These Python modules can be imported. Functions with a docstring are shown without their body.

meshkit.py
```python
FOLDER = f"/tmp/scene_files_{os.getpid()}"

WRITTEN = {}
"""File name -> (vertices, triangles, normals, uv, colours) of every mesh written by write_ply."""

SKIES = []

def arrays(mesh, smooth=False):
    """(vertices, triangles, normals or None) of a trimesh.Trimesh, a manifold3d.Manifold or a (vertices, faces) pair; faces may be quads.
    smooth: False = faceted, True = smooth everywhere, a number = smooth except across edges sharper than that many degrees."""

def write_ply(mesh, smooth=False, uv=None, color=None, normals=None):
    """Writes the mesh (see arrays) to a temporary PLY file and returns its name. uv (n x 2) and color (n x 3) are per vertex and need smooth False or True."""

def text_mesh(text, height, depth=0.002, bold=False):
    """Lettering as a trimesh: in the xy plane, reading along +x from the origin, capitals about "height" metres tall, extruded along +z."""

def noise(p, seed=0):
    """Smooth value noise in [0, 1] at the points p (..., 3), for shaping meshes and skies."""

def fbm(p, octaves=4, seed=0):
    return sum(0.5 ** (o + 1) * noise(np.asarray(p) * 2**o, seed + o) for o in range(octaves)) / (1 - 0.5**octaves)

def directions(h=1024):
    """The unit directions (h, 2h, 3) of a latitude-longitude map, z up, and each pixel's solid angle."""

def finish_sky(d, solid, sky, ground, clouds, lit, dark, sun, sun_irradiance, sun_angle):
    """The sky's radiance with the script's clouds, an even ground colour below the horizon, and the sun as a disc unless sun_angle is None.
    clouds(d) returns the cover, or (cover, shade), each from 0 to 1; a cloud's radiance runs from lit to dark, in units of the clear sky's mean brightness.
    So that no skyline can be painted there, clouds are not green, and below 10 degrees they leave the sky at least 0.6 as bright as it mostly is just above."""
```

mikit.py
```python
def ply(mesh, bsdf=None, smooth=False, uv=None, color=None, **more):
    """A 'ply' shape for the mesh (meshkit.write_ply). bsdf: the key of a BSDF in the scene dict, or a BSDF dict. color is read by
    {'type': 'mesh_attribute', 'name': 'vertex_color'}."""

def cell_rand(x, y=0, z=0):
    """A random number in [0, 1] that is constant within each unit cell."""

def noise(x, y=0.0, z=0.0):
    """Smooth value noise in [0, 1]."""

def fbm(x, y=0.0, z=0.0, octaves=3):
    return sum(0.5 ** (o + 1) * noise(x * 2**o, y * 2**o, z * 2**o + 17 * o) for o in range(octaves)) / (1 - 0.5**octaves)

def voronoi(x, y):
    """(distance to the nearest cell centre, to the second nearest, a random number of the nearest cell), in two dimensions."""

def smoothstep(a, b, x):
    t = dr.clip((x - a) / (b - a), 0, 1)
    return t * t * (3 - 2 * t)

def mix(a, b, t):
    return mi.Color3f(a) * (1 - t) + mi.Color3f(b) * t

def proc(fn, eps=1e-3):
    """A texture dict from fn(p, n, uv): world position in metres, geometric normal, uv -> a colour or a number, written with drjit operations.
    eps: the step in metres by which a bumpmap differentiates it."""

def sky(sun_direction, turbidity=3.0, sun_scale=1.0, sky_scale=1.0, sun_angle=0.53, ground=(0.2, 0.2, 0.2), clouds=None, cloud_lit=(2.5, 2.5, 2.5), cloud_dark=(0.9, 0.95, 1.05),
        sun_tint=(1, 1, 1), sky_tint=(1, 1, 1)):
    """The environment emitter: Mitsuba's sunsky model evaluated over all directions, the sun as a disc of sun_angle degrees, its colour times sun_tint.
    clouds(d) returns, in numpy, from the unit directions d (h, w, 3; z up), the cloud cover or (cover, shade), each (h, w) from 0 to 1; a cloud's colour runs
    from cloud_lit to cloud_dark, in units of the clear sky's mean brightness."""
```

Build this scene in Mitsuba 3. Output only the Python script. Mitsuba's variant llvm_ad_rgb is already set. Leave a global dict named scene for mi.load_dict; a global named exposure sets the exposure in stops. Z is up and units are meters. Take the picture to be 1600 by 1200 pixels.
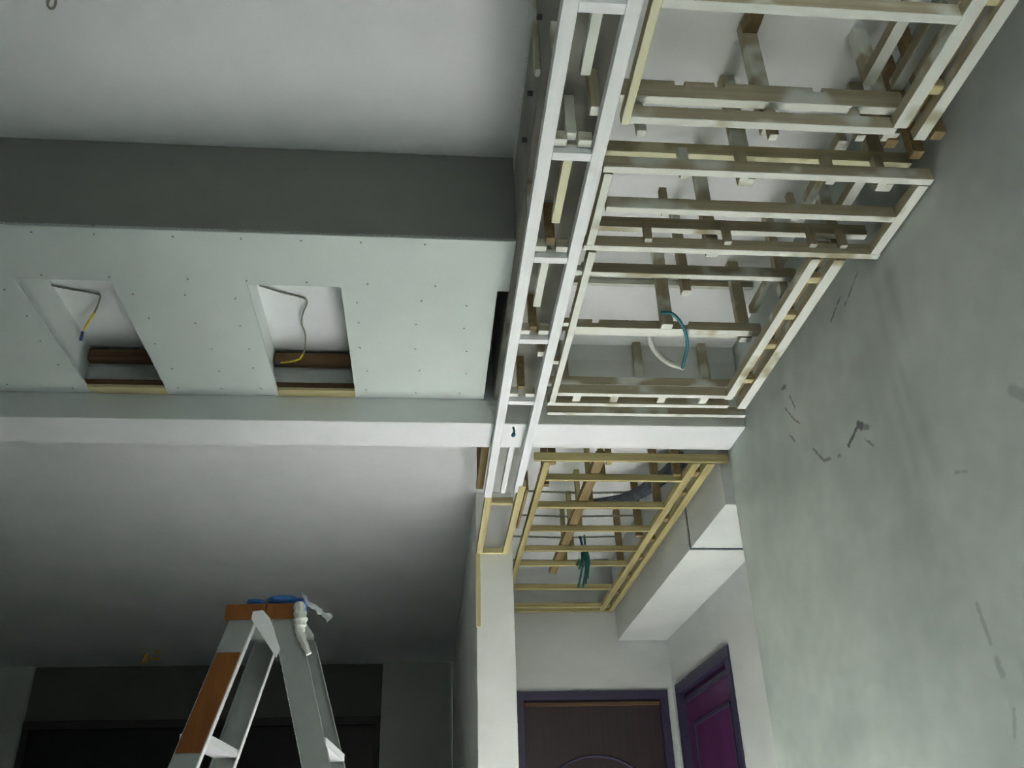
import math, random
import numpy as np, trimesh, manifold3d as m3, drjit as dr
import mitsuba as mi
import mikit, meshkit
from mikit import proc, noise, fbm, smoothstep, mix
T = mi.ScalarTransform4f
scene, labels = {'type': 'scene'}, {}

# ------------------------------------------------------------------ camera, sky, sun, exposure
CAM = np.array([0.0, 0.0, 1.15])
FOCAL = 1400.0                                             # pixels of a 1600 wide frame

def camera_axes(vp=(660.0, 1385.0), roll=math.radians(1.85)):
    d = np.array([(vp[0] - 800) / FOCAL, (600 - vp[1]) / FOCAL, 1.0]); d /= np.linalg.norm(d)
    u0 = np.array([-math.sin(roll), math.cos(roll), 0.0]); fw = np.array([0, 0, 1.0])
    up = (fw @ d) * u0 - (u0 @ d) * fw; up /= np.linalg.norm(up)
    right = np.cross(d, up)
    if right[0] < 0: right = -right
    return np.array([right, d, up])                        # rows: world x, y, z in (right, up, forward)
AX = camera_axes()
look = AX @ np.array([0, 0, 1.0]); cam_up = AX @ np.array([0, 1.0, 0])
scene['camera'] = {'type': 'perspective', 'fov': 2 * math.degrees(math.atan(800 / FOCAL)), 'fov_axis': 'x', 'near_clip': 0.02,
                   'to_world': T().look_at(origin=CAM.tolist(), target=(CAM + look).tolist(), up=cam_up.tolist())}
SUN = np.array([-0.02, -0.906, 0.423])
scene['sky'] = mikit.sky(SUN.tolist(), turbidity=3.0, sun_scale=300.0, sky_scale=60.0, ground=(0.2, 0.2, 0.2), sun_tint=(0.745, 1.0, 1.38))
exposure = -1.45

# ------------------------------------------------------------------ helpers
def ray(u, v): return AX @ np.array([(u - 800) / FOCAL, (600 - v) / FOCAL, 1.0])
def atz(u, v, z): d = ray(u, v); return CAM + d * ((z - CAM[2]) / d[2])     # the point of a level plane that a pixel of the photograph shows
def aty(u, v, y): d = ray(u, v); return CAM + d * ((y - CAM[1]) / d[1])
def atx(u, v, x): d = ray(u, v); return CAM + d * ((x - CAM[0]) / d[0])

def hull(pts): return trimesh.convex.convex_hull(np.asarray(pts, float))
def cbox(x0, x1, y0, y1, z0, z1, c=0.002):
    """A box with chamfered edges."""
    c = min(c, 0.3 * min(x1 - x0, y1 - y0, z1 - z0))
    pts = []
    for x, sx in ((x0, 1), (x1, -1)):
        for y, sy in ((y0, 1), (y1, -1)):
            for z, sz in ((z0, 1), (z1, -1)):
                pts += [(x, y + sy * c, z + sz * c), (x + sx * c, y, z + sz * c), (x + sx * c, y + sy * c, z)]
    return hull(pts)
def box(x0, x1, y0, y1, z0, z1):
    return trimesh.creation.box(bounds=[[x0, y0, z0], [x1, y1, z1]])
def join(ms): return trimesh.util.concatenate(ms)
def bar(a, b, w, h, side=(0, 0, 1), c=0.002):
    """A bar of section w x h from a to b; h runs along 'side'."""
    a, b = np.asarray(a, float), np.asarray(b, float)
    d = b - a; L = np.linalg.norm(d); d /= L
    s = np.asarray(side, float)
    if abs(s @ d) > 0.99: s = np.array([0, 1.0, 0])
    s = s - (s @ d) * d; s /= np.linalg.norm(s); t = np.cross(d, s)
    m = cbox(0, L, -w / 2, w / 2, -h / 2, h / 2, c)
    R = np.eye(4); R[:3, 0], R[:3, 1], R[:3, 2], R[:3, 3] = d, t, s, a
    if np.linalg.det(R[:3, :3]) < 0: R[:3, 1] *= -1
    m.apply_transform(R); return m
def spline(pts, n=8):
    p = np.asarray(pts, float); p = np.vstack([2 * p[0] - p[1], p, 2 * p[-1] - p[-2]]); out = []
    for i in range(1, len(p) - 2):
        for t in np.linspace(0, 1, n, endpoint=False):
            a, b, c, d = p[i - 1:i + 3]
            out.append(0.5 * (2 * b + (c - a) * t + (2 * a - 5 * b + 4 * c - d) * t**2 + (3 * b - a - 3 * c + d) * t**3))
    out.append(p[-2]); return np.array(out)
def tube(pts, r, seg=8, n=8, ridges=0.0):
    c = spline(pts, n); rr = np.full(len(c), r) if np.isscalar(r) else np.interp(np.linspace(0, 1, len(c)), np.linspace(0, 1, len(r)), r)
    if ridges: rr = rr * (1 + ridges * (np.arange(len(c)) % 2))
    tg = np.gradient(c, axis=0); tg /= np.linalg.norm(tg, axis=1, keepdims=True)
    nrm = np.cross(tg[0], [0.3, 0.2, 0.93]); nrm /= np.linalg.norm(nrm); vs = []
    for i in range(len(c)):
        nrm = nrm - (nrm @ tg[i]) * tg[i]; nrm /= np.linalg.norm(nrm); bn = np.cross(tg[i], nrm)
        a = np.linspace(0, 2 * np.pi, seg, endpoint=False)
        vs.append(c[i] + rr[i] * (np.cos(a)[:, None] * nrm + np.sin(a)[:, None] * bn))
    v = np.vstack(vs + [c[:1], c[-1:]]); f = []
    for i in range(len(c) - 1):
        for k in range(seg):
            p, q = i * seg + k, i * seg + (k + 1) % seg
            f += [(p, q, q + seg), (p, q + seg, p + seg)]
    e0, e1 = len(v) - 2, len(v) - 1
    for k in range(seg):
        f += [(e0, (k + 1) % seg, k), (e1, (len(c) - 1) * seg + k, (len(c) - 1) * seg + (k + 1) % seg)]
    return trimesh.Trimesh(v, f, process=False)

def numbered(key):
    if key not in scene and key not in labels and not any(k.startswith(key + '__') for k in scene): return key
    i = 1
    while True:
        k = f'{key}_{i:03d}'
        if k not in scene and k not in labels and not any(q.startswith(k + '__') for q in scene): return k
        i += 1
def thing(name, label, category, group=None):
    key = numbered(name); labels[key] = {'label': label, 'category': category}
    if group: labels[key]['group'] = group
    return key
def part(parent, name, mesh, bsdf, label=None, kind=None, smooth=False):
    key = numbered(parent + '__' + name)
    scene[key] = mikit.ply(mesh, bsdf, smooth=smooth)
    if label or kind:
        labels[key] = {}
        if label: labels[key]['label'] = label
        if kind: labels[key]['kind'] = kind
    return key
def solo(name, mesh, bsdf, label, category, smooth=False, group=None):
    key = thing(name, label, category, group); scene[key] = mikit.ply(mesh, bsdf, smooth=smooth); return key
def struct(name, mesh, bsdf, label):
    scene[name] = mikit.ply(mesh, bsdf); labels[name] = {'label': label, 'kind': 'structure', 'category': name.split('_')[0]}
def structp(name, label):
    labels[name] = {'label': label, 'kind': 'structure', 'category': name.split('_')[0]}; return name

# ------------------------------------------------------------------ materials
def rgb(c): return {'type': 'rgb', 'value': list(c)}
def mat(name, tex, rough=0.8, bump=None, bscale=0.001, metallic=0.0, spec=0.3):
    b = {'type': 'principled', 'base_color': tex if isinstance(tex, dict) else rgb(tex), 'roughness': rough, 'metallic': metallic, 'specular': spec}
    if bump is not None: b = {'type': 'bumpmap', 'arbitrary': bump, 'scale': bscale, 'bsdf': b}
    scene[name] = {'type': 'twosided', 'bsdf': b}

def mottle(c0, c1, s, amount=1.0):
    def fn(p, n, uv):
        f = fbm(p.x * s, p.y * s, p.z * s, 4); g = noise(p.x * s * 9, p.y * s * 9, p.z * s * 9)
        return mix(c0, c1, dr.clip((f - 0.3) * 1.8 * amount + (g - 0.5) * 0.18, 0, 1))
    return proc(fn)
rough_bump = proc(lambda p, n, uv: fbm(p.x * 22, p.y * 22, p.z * 22, 4))
mat('slab_paint', mottle((0.73, 0.785, 0.775), (0.84, 0.88, 0.87), 2.2), 0.9, rough_bump, 0.004)
mat('fresh_slab', mottle((0.83, 0.87, 0.865), (0.90, 0.93, 0.925), 2.2), 0.9, rough_bump, 0.003)
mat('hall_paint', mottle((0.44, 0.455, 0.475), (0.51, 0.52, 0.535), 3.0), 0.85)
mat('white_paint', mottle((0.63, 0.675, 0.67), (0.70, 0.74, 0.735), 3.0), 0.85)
mat('partition_paint', mottle((0.70, 0.73, 0.71), (0.80, 0.82, 0.80), 2.5), 0.9, rough_bump, 0.003)
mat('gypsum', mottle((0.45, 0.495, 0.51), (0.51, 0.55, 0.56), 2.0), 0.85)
mat('gypsum_shade', mottle((0.15, 0.16, 0.155), (0.19, 0.20, 0.19), 2.0), 0.9)  # gypsum copy darkened to carry the upright face's shade
mat('concrete', mottle((0.20, 0.20, 0.185), (0.30, 0.295, 0.27), 5.0), 0.95, rough_bump, 0.006)
mat('floor_concrete', mottle((0.50, 0.50, 0.50), (0.62, 0.62, 0.62), 1.6), 0.9)
mat('far_wall_paint', mottle((0.62, 0.66, 0.64), (0.72, 0.75, 0.72), 2.0), 0.9)
mat('dark_panel', mottle((0.038, 0.042, 0.042), (0.055, 0.058, 0.055), 2.0), 0.7)
mat('black_glass', (0.006, 0.006, 0.009), 0.35, spec=0.2)
mat('black_frame', (0.012, 0.012, 0.014), 0.6)
mat('joint_filler', (0.055, 0.062, 0.085), 0.9)

MARKS = [  # (y0, z0, y1, z1, radius): scratches, tape scraps and trowel marks on the plaster
    (2.405, 2.300, 2.318, 2.330, 0.006), (2.318, 2.330, 2.300, 2.315, 0.012), (2.300, 2.315, 2.268, 2.296, 0.007), (2.300, 2.270, 2.262, 2.235, 0.0022),
    (2.785, 2.712, 2.758, 2.704, 0.007), (2.790, 2.630, 2.740, 2.560, 0.003), (2.740, 2.560, 2.700, 2.525, 0.0035), (2.735, 2.650, 2.712, 2.590, 0.003),
    (2.800, 2.530, 2.768, 2.490, 0.003), (2.640, 2.400, 2.585, 2.330, 0.0045), (2.585, 2.330, 2.540, 2.318, 0.0045), (2.485, 2.300, 2.470, 2.298, 0.005),
    (1.640, 2.075, 1.610, 2.045, 0.014), (1.985, 1.690, 1.975, 1.600, 0.0065), (1.972, 1.560, 1.965, 1.530, 0.009), (1.960, 1.450, 1.985, 1.400, 0.005),
    (1.925, 2.000, 1.880, 1.985, 0.003), (2.330, 2.712, 2.240, 2.745, 0.003), (2.230, 2.700, 2.110, 2.745, 0.0025), (1.500, 2.160, 1.520, 2.090, 0.008)]
def wall_fn(p, n, uv):
    f = fbm(p.y * 2.3, p.z * 2.3, 3.0, 4); g = noise(p.y * 26, p.z * 26, 1.0); st = fbm(p.y * 9, p.z * 1.4, 7.0, 3)
    c = mix((0.30, 0.33, 0.33), (0.45, 0.48, 0.48), dr.clip((f - 0.3) * 1.8 + (g - 0.5) * 0.16, 0, 1))
    c = c * (1 - 0.22 * smoothstep(0.60, 0.78, st) * smoothstep(2.4, 1.6, p.y))
    d = mi.Float(0)
    wob = (noise(p.y * 90, p.z * 90, 4.0) - 0.5) * 0.006
    for y0, z0, y1, z1, r in MARKS:
        ex, ez = y1 - y0, z1 - z0; t = dr.clip(((p.y - y0) * ex + (p.z - z0) * ez) / (ex * ex + ez * ez), 0, 1)
        q = dr.sqrt(dr.square(p.y - y0 - t * ex) + dr.square(p.z - z0 - t * ez)) + wob
        d = dr.maximum(d, (1 - smoothstep(r * 0.6, r * 1.4 + 0.002, q)) * (0.9 if r in (0.006, 0.012) else 0.3 if z0 < 2.2 and y0 < 2.0 else 0.6))
    return mix((0, 0, 0), c, 1 - d) + mi.Color3f(0.07, 0.075, 0.09) * d
mat('plaster_wall', proc(wall_fn), 0.92, rough_bump, 0.004)

def wood(c0, c1, axis, under_light=0.0, under_tone=(0.8, 0.82, 0.8)):
    def fn(p, n, uv):
        a = (p.x, p.y, p.z)[axis]; o = [(p.y, p.z), (p.x, p.z), (p.x, p.y)][axis]
        g = fbm(a * 3, o[0] * 90, o[1] * 90, 3); k = noise(a * 1.7, o[0] * 6, o[1] * 6)
        c = mix(c0, c1, dr.clip(g * 1.3 - 0.25 + (k - 0.5) * 0.7, 0, 1))
        if under_light:                                               # white patchy coating; its underside bias paints light below and shade on the sides
            f = fbm(p.x * 9, p.y * 9, p.z * 9, 3) + (o[0] - o[0]) + dr.select(n.z < -0.7, 0.16, -0.16)
            c = mix(c, under_tone, under_light * smoothstep(0.34, 0.56, f))
        return c
    return proc(fn)
for nm, ax in (('x', 0), ('y', 1), ('z', 2)):
    mat('pine_' + nm, wood((0.37, 0.31, 0.17), (0.58, 0.52, 0.32), ax), 0.75)
    mat('dusty_' + nm, wood((0.27, 0.24, 0.17), (0.40, 0.36, 0.26), ax, 0.92, (0.66, 0.69, 0.65)), 0.85)  # undersides coated pale as if lit, sides left darker as shade
    mat('hall_' + nm, wood((0.23, 0.185, 0.09), (0.42, 0.37, 0.19), ax), 0.8)
    mat('pale_' + nm, wood((0.36, 0.32, 0.20), (0.50, 0.46, 0.30), ax, 0.8, (0.66, 0.65, 0.48)), 0.8)
    mat('painted_' + nm, wood((0.70, 0.73, 0.74), (0.79, 0.82, 0.83), ax), 0.8)
    mat('brown_' + nm, wood((0.045, 0.024, 0.012), (0.10, 0.056, 0.03), ax), 0.75)
mat('pine_dark', wood((0.13, 0.09, 0.045), (0.24, 0.18, 0.095), 1), 0.8)
mat('door_flare', wood((0.040, 0.009, 0.042), (0.058, 0.014, 0.060), 2), 0.4)  # purple of the lens flare put into the leaf's colour
mat('door_brown', wood((0.013, 0.007, 0.011), (0.021, 0.012, 0.017), 2), 0.45)
mat('door_trim', (0.020, 0.016, 0.040), 0.4)
mat('aluminium', mottle((0.24, 0.26, 0.26), (0.31, 0.33, 0.325), 8.0), 0.55, metallic=0.25)
mat('aluminium_lit', (0.86, 0.88, 0.90), 0.45)  # lit copy of the aluminium for inner flanges and steps; also the hinge's white
mat('ladder_tape', wood((0.085, 0.025, 0.002), (0.14, 0.045, 0.004), 2), 0.5)
mat('blue_fabric', (0.03, 0.10, 0.30), 0.8)
mat('teal_plastic', (0.015, 0.12, 0.17), 0.4)
mat('navy_plastic', (0.02, 0.025, 0.10), 0.5)
mat('yellow_plastic', (0.75, 0.60, 0.04), 0.5)
mat('orange_plastic', (0.80, 0.55, 0.06), 0.5)
mat('white_plastic', (0.72, 0.73, 0.68), 0.5)
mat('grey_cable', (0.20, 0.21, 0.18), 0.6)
mat('hose_rubber', (0.030, 0.036, 0.050), 0.6)
mat('green_plastic', (0.012, 0.085, 0.075), 0.5)
mat('screw_metal', (0.16, 0.16, 0.16), 0.5)
mat('rubber', (0.03, 0.03, 0.03), 0.7)
scene['film_sheet'] = {'type': 'principledthin', 'base_color': rgb((0.80, 0.86, 0.88)), 'roughness': 0.25, 'spec_trans': 0.55, 'diff_trans': 0.6}

# ------------------------------------------------------------------ the setting
ZN, ZC, ZF = 3.20, 3.135, 3.06                              # slab over the near room, the corridor and the far rooms
XR, XH = 1.285, 1.57                                        # right wall, hall's right wall
XL, YB, YF, YH = -4.6, -0.8, 9.0, 5.84
struct('floor', box(XL - 0.2, 1.9, YB - 0.3, YF + 0.4, -0.12, 0.0), 'floor_concrete', 'bare grey concrete floor')
struct('ceiling_near', box(XL - 0.2, 0.25, YB - 0.3, 3.19, ZN, ZN + 0.15), 'slab_paint', 'white plastered slab above the near part of the room')
struct('ceiling_corridor', box(0.25, 1.75, YB - 0.3, 3.19, ZC, ZN + 0.15), 'fresh_slab', 'white slab above the timber ceiling frames')
struct('ceiling_far', box(XL - 0.2, 1.75, 3.19, YF + 0.4, ZF, ZN + 0.15), 'slab_paint', 'grey white plastered ceiling of the far room and the hall')
struct('wall_right', box(XR, 1.75, YB - 0.3, 3.44, 0, ZN), 'plaster_wall', 'large grey plastered wall with scratches and dark marks')
struct('wall_left', box(XL - 0.2, XL, YB - 0.3, YF + 0.4, 0, ZN), 'concrete', 'raw concrete left wall outside the view')
struct('wall_partition', cbox(0.255, 0.453, 4.65, YF, 0, ZF, 0.004), 'partition_paint', 'white partition wall end standing between the far room and the hall')
DX0, DX1, DZ = 0.56, 1.53, 2.20                             # hall's end door
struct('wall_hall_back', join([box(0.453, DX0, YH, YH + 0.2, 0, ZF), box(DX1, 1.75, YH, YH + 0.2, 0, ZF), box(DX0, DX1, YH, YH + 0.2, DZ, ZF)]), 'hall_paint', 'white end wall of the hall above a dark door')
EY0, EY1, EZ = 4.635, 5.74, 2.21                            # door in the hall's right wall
struct('wall_hall_right', join([box(XH, 1.75, 3.44, EY0, 0, ZF), box(XH, 1.75, EY1, YH, 0, ZF), box(XH, 1.75, EY0, EY1, EZ, ZF)]), 'hall_paint', 'white right wall of the hall around a door tinted flare purple')
FX0, FX1 = -3.67, -0.42
struct('wall_far', join([box(XL, FX0, YF, YF + 0.3, 0, ZF), box(FX1, 0.255, YF, YF + 0.3, 0, ZF)]), 'far_wall_paint', 'grey far wall on both sides of the dark balcony door')
WX0, WX1, WZ0, WZ1 = -0.18, 1.05, 1.27, 2.86                 # unseen window added behind the camera, sized for the floor sun patch
struct('wall_back', join([box(XL, WX0, YB - 0.2, YB, 0, ZN), box(WX1, 1.75, YB - 0.2, YB, 0, ZN), box(WX0, WX1, YB - 0.2, YB, 0, WZ0), box(WX0, WX1, YB - 0.2, YB, WZ1, ZN)]), 'concrete', 'raw concrete back wall outside the view')
w = structp('window_added_1', 'added window in the back wall, unseen, sized for the sun patch on the floor')
for a in ((WX0, WX0 + 0.03, WZ0, WZ1), (WX1 - 0.03, WX1, WZ0, WZ1), (WX0 + 0.03, WX1 - 0.03, WZ0, WZ0 + 0.03), (WX0 + 0.03, WX1 - 0.03, WZ1 - 0.03, WZ1)):
    part(w, 'frame', cbox(a[0], a[1], YB - 0.15, YB - 0.09, a[2], a[3]), 'white_plastic')

d = structp('door_1', 'dark brown wooden door at the end of the hall')
part(d, 'frame', cbox(DX0, DX0 + 0.05, YH - 0.015, YH + 0.1, 0, DZ - 0.05), 'door_trim'); part(d, 'frame', cbox(DX1 - 0.05, DX1, YH - 0.015, YH + 0.1, 0, DZ - 0.05), 'door_trim')
part(d, 'frame', cbox(DX0, DX1, YH - 0.015, YH + 0.1, DZ - 0.05, DZ), 'door_trim')
lf = part(d, 'leaf', cbox(DX0 + 0.05, DX1 - 0.05, YH + 0.03, YH + 0.075, 0.01, DZ - 0.05), 'door_brown')
part(lf, 'moulding', cbox(DX0 + 0.05, DX1 - 0.05, YH + 0.018, YH + 0.034, DZ - 0.085, DZ - 0.062), 'brown_x')
cx, cz = 0.5 * (DX0 + DX1), 1.42
arc = [(cx + 0.40 * math.cos(a), YH + 0.028, cz + 0.40 * math.sin(a)) for a in np.linspace(math.radians(20), math.radians(160), 14)]
part(lf, 'moulding', tube(arc, 0.010, 6, 3), 'door_trim', smooth=50)
part(lf, 'moulding', join([bar((cx + s * 0.376, YH + 0.028, 1.557), (cx + s * 0.376, YH + 0.028, 0.4), 0.02, 0.02) for s in (-1, 1)] + [bar((cx - 0.376, YH + 0.028, 0.4), (cx + 0.376, YH + 0.028, 0.4), 0.02, 0.02)]), 'door_trim')
d = structp('door_2', 'brown wooden door with lens flare purple in its colour, in the right wall of the hall')
part(d, 'frame', cbox(XH - 0.012, XH + 0.1, EY0, EY0 + 0.06, 0, EZ - 0.06), 'door_trim'); part(d, 'frame', cbox(XH - 0.012, XH + 0.1, EY1 - 0.06, EY1, 0, EZ - 0.06), 'door_trim')
part(d, 'frame', cbox(XH - 0.012, XH + 0.1, EY0, EY1, EZ - 0.06, EZ), 'door_trim')
lf = part(d, 'leaf', cbox(XH + 0.035, XH + 0.08, EY0 + 0.06, EY1 - 0.06, 0.01, EZ - 0.06), 'door_flare')
part(lf, 'moulding', cbox(XH + 0.02, XH + 0.04, EY0 + 0.06, EY1 - 0.06, EZ - 0.12, EZ - 0.09), 'door_trim')
for z0, z1 in ((0.25, 0.95), (1.1, 1.95)):
    part(lf, 'moulding', join([bar((XH + 0.034, EY0 + 0.2, z0), (XH + 0.034, EY1 - 0.2, z0), 0.02, 0.02), bar((XH + 0.034, EY0 + 0.2, z1), (XH + 0.034, EY1 - 0.2, z1), 0.02, 0.02),
                               bar((XH + 0.034, EY0 + 0.2, z0), (XH + 0.034, EY0 + 0.2, z1), 0.02, 0.02), bar((XH + 0.034, EY1 - 0.2, z0), (XH + 0.034, EY1 - 0.2, z1), 0.02, 0.02)]), 'door_trim')
d = structp('door_3', 'wide dark balcony door with a grey panel above it in the far wall')
part(d, 'upper_panel', cbox(FX0, FX1, YF + 0.05, YF + 0.12, 2.57, ZF), 'dark_panel', 'dark grey panel above the glass')
part(d, 'frame', cbox(FX0, FX1, YF + 0.03, YF + 0.13, 2.50, 2.57), 'black_frame')
for k in range(3): part(d, 'frame', cbox(FX0 + k * 1.595, FX0 + k * 1.595 + 0.06, YF + 0.04, YF + 0.13, 0, 2.50), 'black_frame')
for k in range(2): part(d, 'pane', box(FX0 + 0.06 + k * 1.595, FX0 + 1.595 * (k + 1), YF + 0.09, YF + 0.10, 0.02, 2.50), 'black_glass')

# ------------------------------------------------------------------ beams
solo('cross_beam', cbox(XL, XR, 3.19, 3.412, 2.753, 3.16, 0.003), 'white_paint', 'long white painted concrete beam crossing the whole room under the slab', 'beam')
cb = thing('concrete_beam', 'raw dark grey concrete beam running above the narrow ladder-like timber frame', 'beam')
part(cb, 'body', cbox(0.25, 0.455, YB, 3.19, 2.86, 3.19, 0.004), 'concrete')
for q in ((847, 27), (832, 146), (823, 219)):
    c = atx(*q, 0.25); m = trimesh.creation.cylinder(radius=0.007, height=0.014, sections=16); m.apply_transform(trimesh.transformations.rotation_matrix(math.pi / 2, [0, 1, 0])); m.apply_translation(c + [-0.006, 0, 0])
    part(cb, 'bolt', m, 'rubber')
for x, y in ((0.34, 1.30), (0.36, 2.20), (0.35, 2.72), (0.30, 2.52)):
    m = trimesh.creation.cylinder(radius=0.006, height=0.012, sections=16); m.apply_translation((x, y, 2.855)); part(cb, 'bolt', m, 'rubber')
b = thing('boxed_beam', 'white boxed beam along the right wall of the hall with a dark joint', 'beam')
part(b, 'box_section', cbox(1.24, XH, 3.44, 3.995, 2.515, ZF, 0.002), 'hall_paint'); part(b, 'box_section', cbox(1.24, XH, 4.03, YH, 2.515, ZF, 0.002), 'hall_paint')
part(b, 'joint', box(1.246, XH, 3.99, 4.035, 2.521, ZF), 'joint_filler', 'dark recessed joint')

# ------------------------------------------------------------------ gypsum bulkhead with two light recesses
bk = thing('bulkhead', 'dropped gypsum board bulkhead with two rectangular light recesses, left of the timber frames', 'bulkhead')
YK, ZP = 2.163, 2.862
HOLES = [(-1.318, -1.025), (-0.600, -0.300)]
part(bk, 'face_board', cbox(XL, 0.25, YK, YK + 0.012, ZP, ZN, 0.001), 'gypsum_shade', 'upright board facing the room, its shade put into the dark grey')
part(bk, 'edge_board', cbox(XL, 0.25, YK + 0.0, 2.428, ZP - 0.003, ZP + 0.010, 0.001), 'gypsum', 'long narrow board along the front')
edges = [XL, *[x for h in HOLES for x in h], 0.212]
for i in range(0, len(edges), 2):
    part(bk, 'bottom_board', cbox(edges[i], edges[i + 1], 2.430, 3.188, ZP, ZP + 0.012, 0.001), 'gypsum')
for x0, x1 in HOLES:
    part(bk, 'recess_lining', join([box(x0 - 0.045, x0 - 0.033, 2.43, 3.188, ZP + 0.013, 3.06), box(x1 + 0.030, x1 + 0.042, 2.43, 3.188, ZP + 0.013, 3.06),
                                   box(x0 - 0.045, x1 + 0.042, 2.40, 3.188, 3.06, 3.072), box(x0 - 0.033, x1 + 0.030, 2.418, 2.43, ZP + 0.013, 3.06)]), 'white_paint', 'white lining inside the recess')
    part(bk, 'recess_batten', cbox(x0 - 0.03, x1 + 0.028, 3.155, 3.188, 2.995, 3.045), 'brown_x', 'brown wooden batten at the back of the recess')
    part(bk, 'recess_batten', cbox(x0 - 0.03, x1 + 0.028, 3.150, 3.188, ZP + 0.0145, 2.905), 'brown_x', 'brown wooden batten at the back of the recess')
    part(bk, 'recess_strip', cbox(x0, x1, 3.135, 3.188, ZP - 0.001, ZP + 0.0125), 'pine_x', 'pale wooden strip at the recess edge')
rng = random.Random(4); sc = []
def screw(x, y, z, n):
    s = trimesh.creation.cylinder(radius=0.0034, height=0.002, sections=8)
    if n == 'y': s.apply_transform(trimesh.transformations.rotation_matrix(math.pi / 2, [1, 0, 0]))
    s.apply_translation((x, y, z)); return s
for x in np.arange(-2.4, 0.2, 0.2):
    sc += [screw(x + rng.uniform(-.03, .03), 2.19, ZP - 0.0035, 'z'), screw(x + rng.uniform(-.03, .03), 2.405, ZP - 0.0035, 'z'), screw(x + rng.uniform(-.03, .03), YK - 0.0005, ZP + 0.03, 'y'), screw(x + rng.uniform(-.03, .03), YK - 0.0005, 3.12, 'y')]
for x in (-1.37, -0.97, -0.80, -0.66, -0.25, -0.05, 0.12, -1.6):
    for y in np.arange(2.5, 3.15, 0.16): sc.append(screw(x + rng.uniform(-.012, .012), y + rng.uniform(-.02, .02), ZP - 0.0005, 'z'))
part(bk, 'screw_heads', join(sc), 'screw_metal', 'dark screw heads', 'stuff')

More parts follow.
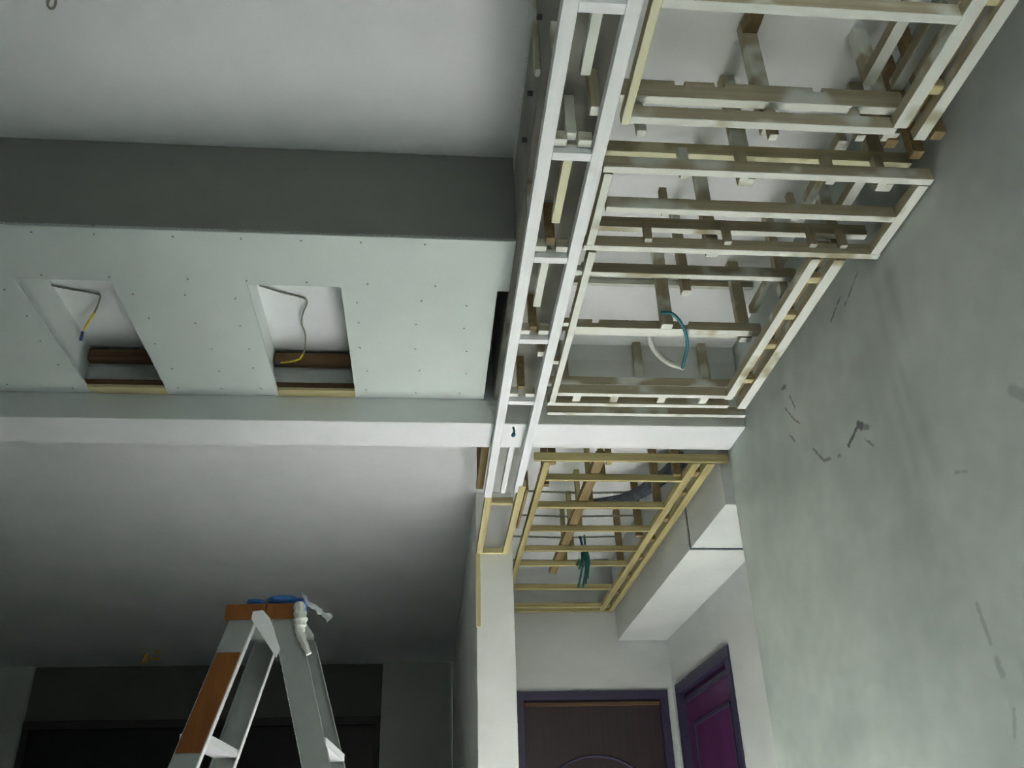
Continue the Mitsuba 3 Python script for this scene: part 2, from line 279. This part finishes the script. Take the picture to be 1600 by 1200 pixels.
# ------------------------------------------------------------------ timber frames under the corridor slab
def bx(x0, x1, y, z0, w=0.023, h=0.038, notches=()):                      # a batten along x: y is its near edge
    m = cbox(x0, x1, y, y + w, z0, z0 + h, 0.0015)
    if len(notches):
        A = m3.Manifold(m3.Mesh(np.asarray(m.vertices, np.float32), np.asarray(m.faces, np.uint32)))
        for nx in notches: A = A - m3.Manifold.cube((0.026, w + 0.02, 0.016)).translate((nx, y - 0.01, z0 + h - 0.0155))
        q = A.to_mesh(); m = trimesh.Trimesh(q.vert_properties[:, :3], q.tri_verts, process=False)
    return m
def by(x0, x1, y0, y1, z0, h=0.032): return cbox(x0, x1, y0, y1, z0, z0 + h, 0.0015)
def post(x, y, z0, z1, w=0.03, dpt=0.03): return cbox(x - w / 2, x + w / 2, y, y + dpt, z0, z1, 0.0015)
Z1, Z2 = 2.70, 2.80                                                       # undersides of the lower and upper battens

# the narrow ladder-like frame: two white rails with rungs, hung from the concrete beam
lf = thing('ladder_frame', 'long narrow frame of two white battens with short rungs ending at the partition', 'timber frame')
part(lf, 'rail', by(0.250, 0.284, -0.4, 3.84, Z1), 'painted_y', 'white painted rail'); part(lf, 'rail', by(0.381, 0.414, -0.4, 3.78, Z1), 'painted_y', 'white painted rail')
part(lf, 'rail', by(0.256, 0.288, 3.842, 4.648, Z1), 'pine_y', 'bare yellow wooden rail end'); part(lf, 'rail', by(0.398, 0.430, 3.70, 4.648, Z1 - 0.002), 'pine_y', 'bare yellow wooden rail end')
for y in (0.32, 0.75, 1.183, 1.612, 2.030, 2.470, 2.900):
    part(lf, 'rung', bx(0.284, 0.381, y, Z1 + 0.001, 0.028, 0.03), 'painted_x')
    if y > 1.3:
        part(lf, 'block', bx(0.286, 0.318, y - 0.028, Z1 + 0.018, 0.026, 0.03), 'dusty_x'); part(lf, 'block', bx(0.345, 0.379, y - 0.028, Z1 + 0.018, 0.026, 0.03), 'dusty_x')
part(lf, 'rung', bx(0.288, 0.398, 4.622, Z1, 0.026, 0.03), 'pine_x', 'bare wooden end rung'); part(lf, 'rung', bx(0.288, 0.398, 3.98, Z1 + 0.03, 0.03, 0.03), 'pine_x', 'bare wooden rung')
for y0, y1, x, m in ((1.21, 1.42, 0.325, 'dusty_y'), (1.66, 1.945, 0.325, 'pale_y'), (2.075, 2.36, 0.318, 'dusty_y'), (3.28, 3.92, 0.332, 'painted_y')):
    part(lf, 'middle_batten', by(x, x + 0.024, y0, y1, Z1 + 0.055, 0.026), m)
for y, m in ((1.575, 'dusty_z'), (1.98, 'pine_dark'), (2.44, 'pine_dark'), (2.84, 'pine_dark')):
    part(lf, 'hanger', post(0.327, y, Z1 + 0.032, 2.862, 0.026, 0.026), m)
for y in (1.49, 2.60): part(lf, 'hanger', post(0.372, y, Z1 + 0.033, 2.862, 0.022, 0.03), 'dusty_z')
for y, x in ((1.36, 0.268), (1.90, 0.268), (2.62, 0.268)): part(lf, 'hanger', post(x, y, Z1 + 0.03, 2.862, 0.024, 0.024), 'dusty_z')
part(lf, 'hanger', cbox(0.236, 0.2495, 1.50, 1.525, 2.86, 3.17), 'dusty_z')
# bare battens hanging behind the ladder frame beyond the cross beam
solo('bare_batten', join([by(0.222, 0.255, 3.43, 3.98, Z2), post(0.24, 3.93, Z2 + 0.03, ZF, 0.03)]), 'pine_dark', 'short brown batten left of the white rails just beyond the cross beam', 'batten')
solo('corner_strip', cbox(0.250, 0.276, 4.628, 4.6495, 2.31, 2.699, 0.0015), 'pine_z', 'thin yellow wooden strip upright on the left corner of the partition end', 'batten')
solo('board_scrap', cbox(0.440, 0.452, 3.80, 4.30, 2.72, 2.82, 0.0015), 'pine_dark', 'brown board scrap on edge right of the ladder-like frame beyond the cross beam', 'board')

# near frame
fr = thing('ceiling_frame', 'coated timber ceiling frame, undersides coloured as lit, nearest the camera, cut by the top edge of the photo', 'timber frame')
part(fr, 'rail', by(0.432, 0.452, 0.2, 1.512, Z1), 'pale_y', 'pale yellow rail'); part(fr, 'batten', bx(0.452, 1.088, 1.166, Z1), 'dusty_x'); part(fr, 'batten', bx(0.452, 1.10, 1.484, Z1), 'dusty_x')
part(fr, 'rail', by(1.088, 1.122, 0.2, 1.484, Z1), 'dusty_y'); part(fr, 'rail', by(1.156, 1.186, 0.2, 1.52, Z1), 'dusty_y')
part(fr, 'batten', bx(0.42, 1.16, 1.512, Z2, 0.026, 0.058, (0.58, 0.68, 0.93)), 'dusty_x', 'notched batten')
part(fr, 'batten', bx(0.45, 1.16, 1.195, Z2 + 0.02), 'dusty_x')
for x in (0.50, 0.82, 1.10): part(fr, 'post', post(x, 1.155, Z1 + 0.032, ZC, 0.032), 'dusty_z')
for x in (0.82, 1.13): part(fr, 'post', post(x, 1.548, Z2 - 0.05, ZC, 0.04), 'dusty_z')
part(fr, 'upper_rail', by(1.055, 1.085, 1.16, 1.50, 2.86), 'dusty_y'); part(fr, 'upper_rail', by(1.135, 1.165, 1.16, 1.51, 2.86), 'dusty_y'); part(fr, 'upper_rail', by(1.21, 1.24, 0.4, 1.51, 2.90), 'dusty_y')
part(fr, 'upper_rail', by(0.80, 0.84, 1.19, 1.55, 3.09), 'pine_dark')
for y in (0.75, 1.12, 1.36): part(fr, 'block', bx(1.122, 1.156, y, Z1 + 0.012, 0.028, 0.024), 'pine_x')
for x, y in ((0.49, 1.535), (0.815, 1.53), (1.03, 1.52)): part(fr, 'block', post(x, y, Z1 + 0.01, Z2, 0.022, 0.022), 'dusty_z')

part(fr, 'upper_rail', by(1.1225, 1.1555, 0.2, 1.52, Z1 + 0.040, 0.03), 'pine_dark')
for x, y in ((1.14, 1.565), (1.225, 1.60), (1.245, 1.53)): part(fr, 'post', post(x, y, Z1 + 0.045, ZC, 0.03), 'pine_dark')

# middle frame, reaching the wall
fr = thing('ceiling_frame', 'coated timber ceiling frame, undersides coloured as lit, in the middle, reaching the plastered wall on the right', 'timber frame')
part(fr, 'batten', bx(0.418, 1.280, 1.652, Z1), 'dusty_x'); part(fr, 'batten', bx(0.430, 1.27, 1.700, Z2), 'pale_x', 'pale yellow upper batten')
part(fr, 'batten', bx(0.452, 1.25, 1.803, Z1), 'dusty_x'); part(fr, 'batten', bx(0.455, 1.27, 1.985, Z2 - 0.015), 'dusty_x'); part(fr, 'batten', bx(0.418, 1.282, 1.968, Z1), 'dusty_x')
part(fr, 'rail', by(1.250, 1.278, 1.678, 1.968, Z1), 'dusty_y'); part(fr, 'rail', by(0.424, 0.446, 1.680, 1.968, Z1), 'dusty_y')
part(fr, 'upper_rail', by(1.175, 1.205, 1.73, 1.99, 2.84), 'dusty_y'); part(fr, 'upper_rail', by(1.10, 1.125, 1.73, 1.99, 2.90), 'dusty_y')
for x in (0.82, 1.20): part(fr, 'post', post(x, 1.73, Z2 - 0.05, ZC, 0.042), 'dusty_z'); part(fr, 'post', post(x - 0.01, 2.02, Z1 + 0.035, ZC, 0.036), 'dusty_z')
for x in (0.635, 0.79, 1.02, 1.16): part(fr, 'block', post(x, 1.676, Z1 + 0.012, Z2, 0.024, 0.024), 'dusty_z')
for x in (0.62, 0.98): part(fr, 'block', post(x, 1.829, Z1 + 0.012, Z2, 0.02, 0.02), 'dusty_z')
for x in (0.60, 0.83, 1.08, 1.17): part(fr, 'block', post(x, 1.95, Z1 + 0.016, Z2 - 0.016, 0.022, 0.018), 'dusty_z')

# far frame, against the cross beam
fr = thing('ceiling_frame', 'coated timber ceiling frame, undersides coloured as lit, against the cross beam, with a hanging teal hose', 'timber frame')
part(fr, 'rail', by(0.436, 0.458, 2.0, 2.905, Z1), 'dusty_y'); part(fr, 'rail', by(1.088, 1.118, 2.0, 2.86, Z1), 'dusty_y'); part(fr, 'rail', by(1.158, 1.192, 2.0, 2.93, Z1), 'dusty_y')
part(fr, 'batten', bx(0.458, 1.088, 2.828, Z1), 'dusty_x'); part(fr, 'batten', bx(0.43, 1.12, 2.905, Z1), 'dusty_x')
part(fr, 'batten', bx(0.46, 1.15, 2.225, Z2), 'dusty_x'); part(fr, 'batten', bx(0.46, 1.14, 2.540, Z2, 0.036, 0.034, (0.545, 0.86)), 'dusty_x', 'notched batten'); part(fr, 'batten', bx(0.46, 1.10, 2.645, Z2 + 0.05), 'dusty_x')
part(fr, 'shadow_batten', bx(0.47, 1.22, 2.71, 3.108, 0.02, 0.026), 'dusty_x')  # thin batten added as the shadow line on the slab
for x in (0.80, 1.12): part(fr, 'post', post(x, 2.268, Z2 - 0.03, ZC, 0.028), 'dusty_z')
part(fr, 'post', post(0.80, 2.51, Z2, ZC, 0.040), 'dusty_z'); part(fr, 'post', post(1.10, 2.585, Z2, ZC, 0.04), 'dusty_z')
for x in (0.545, 0.86, 1.14): part(fr, 'stud', cbox(x - 0.016, x + 0.016, 3.158, 3.188, 2.80, ZC), 'dusty_z')
part(fr, 'batten', bx(0.46, 1.27, 3.126, 2.905), 'dusty_x'); part(fr, 'batten', bx(0.46, 1.27, 3.126, 2.775), 'dusty_x')
for x in (0.52, 0.66, 0.84, 1.0): part(fr, 'block', cbox(x, x + 0.03, 2.857, 2.904, Z1 + 0.006, Z1 + 0.03), 'dusty_y')
for y in (2.10, 2.30, 2.48, 2.72): part(fr, 'block', bx(1.118, 1.158, y, Z1 + 0.010, 0.03, 0.024), 'pine_x')
for y in (2.10, 2.38, 2.62): part(fr, 'block', bx(0.414, 0.436, y, Z1 + 0.010, 0.022, 0.022), 'dusty_x')
part(fr, 'upper_rail', by(1.125, 1.150, 2.23, 2.58, 2.90), 'dusty_y')

part(fr, 'upper_rail', by(1.1195, 1.1565, 2.0, 2.90, Z1 + 0.040, 0.03), 'pine_dark')

# the hall's grid of bare battens
hg = thing('hall_grid', 'grid of bare yellow pine battens under the hall ceiling beyond the cross beam', 'timber frame')
part(hg, 'batten', bx(0.436, 1.275, 3.415, Z1, 0.016, 0.036), 'hall_x')
for y, x1, wd in ((3.625, 1.125, 0.018), (3.95, 1.125, 0.024), (4.275, 1.125, 0.018), (4.585, 1.125, 0.018), (4.84, 1.125, 0.018), (5.29, 1.12, 0.032), (5.70, 1.18, 0.034)):
    part(hg, 'batten', bx(0.51, x1, y, Z1, wd, 0.03), 'hall_x')
part(hg, 'batten', bx(0.46, 1.22, 5.80, Z1, 0.034, 0.03), 'hall_x')
part(hg, 'rail', by(0.480, 0.508, 3.441, 5.80, Z1), 'hall_y'); part(hg, 'rail', by(1.122, 1.158, 3.441, 5.80, Z1), 'hall_y'); part(hg, 'rail', by(1.188, 1.224, 3.441, 5.80, Z1), 'hall_y')
part(hg, 'upper_rail', by(0.708, 0.752, 3.45, 5.10, Z1 + 0.032, 0.03), 'pine_dark', 'brown middle rail above the battens')
for i, y in enumerate((3.50, 3.66, 3.99, 4.32, 4.62, 4.88)):
    part(hg, 'post', post(0.775, y, Z1 + 0.03, ZF, 0.024, 0.03), 'hall_z')
for y in (3.55, 3.78, 4.12, 4.42, 4.72, 5.05, 5.40): part(hg, 'block', bx(1.158, 1.188, y, Z1 + 0.008, 0.05, 0.024), 'pine_dark')
for y in (3.60, 3.97, 4.40, 4.90): part(hg, 'post', post(1.10, y, Z1 + 0.02, ZF, 0.035, 0.03), 'pine_dark')
for y in (3.46, 3.70): part(hg, 'post', post(0.52, y, Z1 + 0.01, ZF, 0.03, 0.03), 'pine_dark')

for y in (4.36, 4.71, 5.06, 5.50): part(hg, 'shadow_rod', tube([(0.47, y, 2.95), (0.8, y + 0.01, 2.945), (1.15, y, 2.95)], 0.0055, 6, 4), 'grey_cable', 'thin dark rod standing in for a batten shadow on the slab', smooth=60)  # dark rods added as the shadow lines of the battens

# ------------------------------------------------------------------ cables and hoses
solo('teal_hose', tube([atz(1033, 488, 2.82), atz(1050, 490, 2.805), atz(1066, 508, 2.79), atz(1074, 538, 2.775), atz(1066, 575, 2.76)], 0.0055, 8), 'teal_plastic', 'thin dark teal hose looping down from the far timber frame', 'hose', 60)
solo('white_conduit', tube([atz(1014, 520, 2.93), atz(1017, 535, 2.91), atz(1028, 552, 2.90), atz(1045, 566, 2.89), atz(1068, 574, 2.88)], 0.013, 8), 'white_plastic', 'curved white conduit under the slab beside the teal hose', 'conduit', 60)
solo('black_hose', tube([(1.20, 3.86, 2.93), atz(1050, 732, 2.93), atz(1020, 757, 2.92), atz(985, 776, 2.91), atz(945, 783, 2.91), atz(890, 786, 2.92), atz(852, 787, 2.93)], [0.03, 0.032, 0.034, 0.030, 0.020, 0.012, 0.008], 10, 14, 0.08), 'hose_rubber', 'dark grey ribbed hose drooping above the hall battens', 'hose')
rng = random.Random(11)
g = thing('wire_bundle', 'bundle of green wires with a white tip hanging through the hall battens', 'wires')
P0 = aty(914, 852, 4.78)
for k in range(16):
    e = aty(914 + rng.uniform(-12, 20), 905 + rng.uniform(-30, 14), 4.78 + rng.uniform(-.06, .06)); mdl = 0.5 * (P0 + e) + np.array([rng.uniform(-.02, .02), rng.uniform(-.03, .03), 0.0])
    part(g, 'wire', tube([P0 + np.array([0, 0, .06]), P0, mdl, e], 0.0055 if k < 12 else 0.003, 6, 5), 'green_plastic' if k != 4 else 'white_plastic', smooth=60)
solo('blue_wire_end', tube([aty(906, 838, 4.7), aty(910, 853, 4.7)], 0.007, 8, 3), 'navy_plastic', 'small dark blue wire end above the green wires', 'wire', 60)
solo('teal_wire_end', join([tube([aty(802, 668, 3.185), aty(803, 674, 3.180), aty(802, 680, 3.178)], [0.005, 0.003, 0.009], 8, 4), trimesh.creation.icosphere(2, 0.008).apply_translation(aty(802, 680, 3.178))]), 'teal_plastic', 'tiny teal knob between the two white rails at the cross beam', 'wire', 60)
w = thing('recess_wire', 'grey and yellow wire with a blue tip hanging in the left recess', 'wire')
part(w, 'cable', tube([atz(76, 445, 3.052), atz(110, 452, 3.054), atz(153, 460, 3.052), atz(155, 470, 3.045), atz(148, 488, 3.035)], 0.0032, 6), 'grey_cable', smooth=60)
part(w, 'yellow_sleeve', tube([atz(148, 488, 3.035), atz(140, 500, 3.03), atz(131, 515, 3.02)], 0.0045, 6), 'orange_plastic', smooth=60); part(w, 'tip', tube([atz(129, 519, 3.02), atz(126, 531, 3.01)], 0.006, 6), 'navy_plastic', smooth=60)
w = thing('recess_wire', 'long curling grey wire with a yellow end hanging in the right recess', 'wire')
part(w, 'cable', tube([atz(405, 446, 3.052), atz(440, 457, 3.054), atz(478, 468, 3.052), atz(474, 488, 3.04), atz(471, 504, 3.03), atz(477, 522, 3.02), atz(477, 542, 3.01), atz(474, 552, 3.0)], 0.0032, 6), 'grey_cable', smooth=60)
part(w, 'yellow_sleeve', tube([atz(474, 552, 3.0), atz(468, 561, 2.995), atz(455, 565, 2.99), atz(438, 567, 2.99)], 0.0042, 6), 'yellow_plastic', smooth=60); part(w, 'tip', tube([atz(438, 567, 2.99), atz(431, 568, 2.985)], 0.006, 6), 'navy_plastic', smooth=60)
yw = [aty(222, 1036, 8.5), aty(230, 1020, 8.5), aty(238, 1016, 8.45), aty(247, 1018, 8.4), aty(249, 1028, 8.4), aty(240, 1030, 8.45), aty(233, 1024, 8.5), aty(228, 1034, 8.5)]
solo('yellow_wire', join([tube([aty(239, 1010, 8.45) * [1, 1, 0] + [0, 0, ZF], *yw[2:], yw[0]], 0.008, 6), tube(yw[:4], 0.008, 6)]), 'orange_plastic', 'tangled yellow wire hanging from the far ceiling above the balcony door', 'wire', 60)
solo('ceiling_hook', tube([atz(76, 0, 3.2), atz(74, 6, 3.18), atz(78, 13, 3.165), atz(84, 12, 3.165), atz(87, 4, 3.18), atz(87, -6, 3.2)], 0.0035, 6), 'grey_cable', 'small grey wire hook on the near ceiling at the top left', 'hook', 60)

# ------------------------------------------------------------------ step ladder
sl = thing('step_ladder', 'aluminium step ladder with brown taped top standing left of the partition', 'step ladder')
PSI = -0.061; LS = np.array([math.cos(PSI), math.sin(PSI), 0]); LW = np.array([-math.sin(PSI), math.cos(PSI), 0]); LC = np.array([-0.499, 2.742, 0.0]); ZT = 1.87
def lp(s, w, z): return LC + LS * s + LW * w + np.array([0, 0, z])
KL, KR, FL, WD = 0.273, 0.308, 0.057, 0.34
def channel(side, far):
    """A leg: web plus two flanges turned inwards."""
    k = -KL if side < 0 else KR; inner = -0.010 if side < 0 else 0.033; dep = 0.078; w0 = WD if far else 0.0; fw = FL * (1 if far else -1); inn = -1 if far else 1
    top, out = ZT, []
    a, c = inner, inner + side * dep
    def quadbar(s0, s1, wa, wb):                       # prism between s0..s1 and wa..wb, following the slope
        pts = []
        for z in (top, 0.0):
            t = top - z
            for s in (s0, s1):
                for wv in (wa, wb): pts.append(lp(s + k * t, w0 + fw * t + wv, z))
        return hull(pts)
    web = quadbar(min(a, c), max(a, c), 0, inn * 0.003)
    f1 = quadbar(a, a + side * 0.003, 0, inn * 0.026); f2 = quadbar(c, c - side * 0.003, 0, inn * 0.026)
    return web, f1, f2
for side in (-1, 1):
    for far in (0, 1):
        web, f1, f2 = channel(side, far)
        lg = part(sl, 'leg', web, 'aluminium'); part(lg, 'flange', f1, 'aluminium_lit'); part(lg, 'flange', f2, 'aluminium')  # inner flange takes the lit copy, web and outer flange the darker one
def step(side, z):
    k = -KL if side < 0 else KR; inner = -0.010 if side < 0 else 0.033; t = ZT - z; s0 = inner + k * t + side * 0.002; s1 = s0 + side * 0.076
    pts = [lp(s, w, zz) for s in (s0, s1) for w in (-FL * t + 0.004, WD + FL * t - 0.004) for zz in (z, z + 0.022)]
    return hull(pts)
for z in (1.52, 1.22, 0.92, 0.62, 0.32):
    part(sl, 'step', step(-1, z), 'aluminium_lit')
    part(sl, 'step', step(1, z - 0.02), 'aluminium_lit')
cc = 0.004
for s0, s1 in ((-0.107, 0.012), (0.016, 0.107)):
    part(sl, 'top_cover', hull([lp(cc + s, w, z) for s in (s0, s1) for w in (-0.012, 0.012) for z in (ZT - 0.008, ZT + 0.036)]), 'ladder_tape', 'orange brown cover strip')
part(sl, 'top_plate', hull([lp(cc + s, w, z) for s in (-0.098, 0.098) for w in (0.0, WD) for z in (ZT + 0.004, ZT + 0.026)]), 'aluminium')
for wv in (-0.016, WD + 0.012):
    part(sl, 'hinge', hull([lp(s, wv + dw, z) for s, z in ((-0.020, ZT + 0.012), (-0.022, ZT - 0.010), (0.010, ZT + 0.016), (0.034, ZT - 0.010), (0.072, ZT - 0.100), (0.063, ZT - 0.125)) for dw in (0, 0.004)]), 'aluminium_lit', 'white hinge plate')
def tape(z0, z1):
    pts = []
    for z in (z0, z1):
        t = ZT - z
        for s in (-0.010 - 0.004, -0.010 - 0.074):
            for wv in (-0.004, -0.0008): pts.append(lp(s - KL * t, -FL * t + wv, z))
    return hull(pts)
part(sl, 'tape', tape(1.765, 1.49), 'ladder_tape', 'wide orange brown tape on the left leg')
part(sl, 'brace', bar(lp(-0.012 - KL * .75 - .04, -FL * .75, ZT - .75), lp(0.033 + KR * .75 + .04, -FL * .75, ZT - .75), 0.02, 0.004), 'aluminium')
for side, far in ((-1, 0), (-1, 1), (1, 0), (1, 1)):
    k = -KL if side < 0 else KR; inner = -0.010 if side < 0 else 0.033; wv = (WD + FL * ZT) if far else -FL * ZT; s = inner + k * ZT + side * 0.04
    part(sl, 'foot', hull([lp(s + ds, wv + dw, z) for ds in (-0.048, 0.048) for dw in (-0.018, 0.018) for z in (0.0, 0.03)]), 'rubber', 'dark rubber foot')
def lump(s0, s1, w0, w1, z0, z1, seed):
    m = trimesh.creation.icosphere(4); v = m.vertices.copy()
    v = np.sign(v) * np.abs(v) ** 0.6
    n = meshkit.fbm(m.vertices * 3.0 + seed, 3)[:, None] - 0.5
    v *= 1 + 0.35 * n
    v = np.clip(v, -1.15, 1.15); v[:, 2] = np.maximum(v[:, 2], -1.0)
    return trimesh.Trimesh(np.array([lp(0.5 * (s0 + s1) + 0.5 * (s1 - s0) * a, 0.5 * (w0 + w1) + 0.5 * (w1 - w0) * b_, 0.5 * (z0 + z1) + 0.5 * (z1 - z0) * c) for a, b_, c in v]), m.faces, process=False)
solo('blue_cloth', join([lump(-0.050, 0.004, -0.006, 0.10, ZT + 0.0375, ZT + 0.056, 1.0), lump(0.012, 0.112, -0.008, 0.12, ZT + 0.0375, ZT + 0.066, 4.0), lump(0.113, 0.128, -0.012, 0.06, ZT + 0.0, ZT + 0.055, 7.0)]), 'blue_fabric', 'crumpled blue cloth lying on top of the step ladder', 'cloth', True)
pf = thing('plastic_film', 'crumpled clear plastic film hanging off the right end of the ladder top', 'plastic film')
rng = np.random.default_rng(5)
gv, nn = [], 12
for i in range(nn + 1):
    for j in range(nn + 1):
        a, c = i / nn, j / nn
        p = lp(0.118 + 0.085 * a, -0.03 + 0.12 * c, ZT + 0.064 - 0.045 * a - 0.05 * a * (1 - c))
        gv.append(p + 0.016 * (meshkit.noise(np.array([a * 6, c * 6, 2.0])) - 0.5) * np.array([0.6, 0.6, 1]))
gf = [t for i in range(nn) for j in range(nn) for t in ((i * 13 + j, i * 13 + j + 13, i * 13 + j + 14), (i * 13 + j, i * 13 + j + 14, i * 13 + j + 1))]
part(pf, 'sheet', trimesh.Trimesh(np.array(gv), gf, process=False), 'film_sheet', smooth=True)
part(pf, 'strip', tube([lp(0.118, -0.03, ZT + 0.03), lp(0.128, -0.035, ZT - 0.02), lp(0.130, -0.03, ZT - 0.06), lp(0.160, -0.03, ZT - 0.12)], [0.014, 0.018, 0.012, 0.007], 8, 5, 0.25), 'white_plastic', 'twisted white strip', smooth=40)
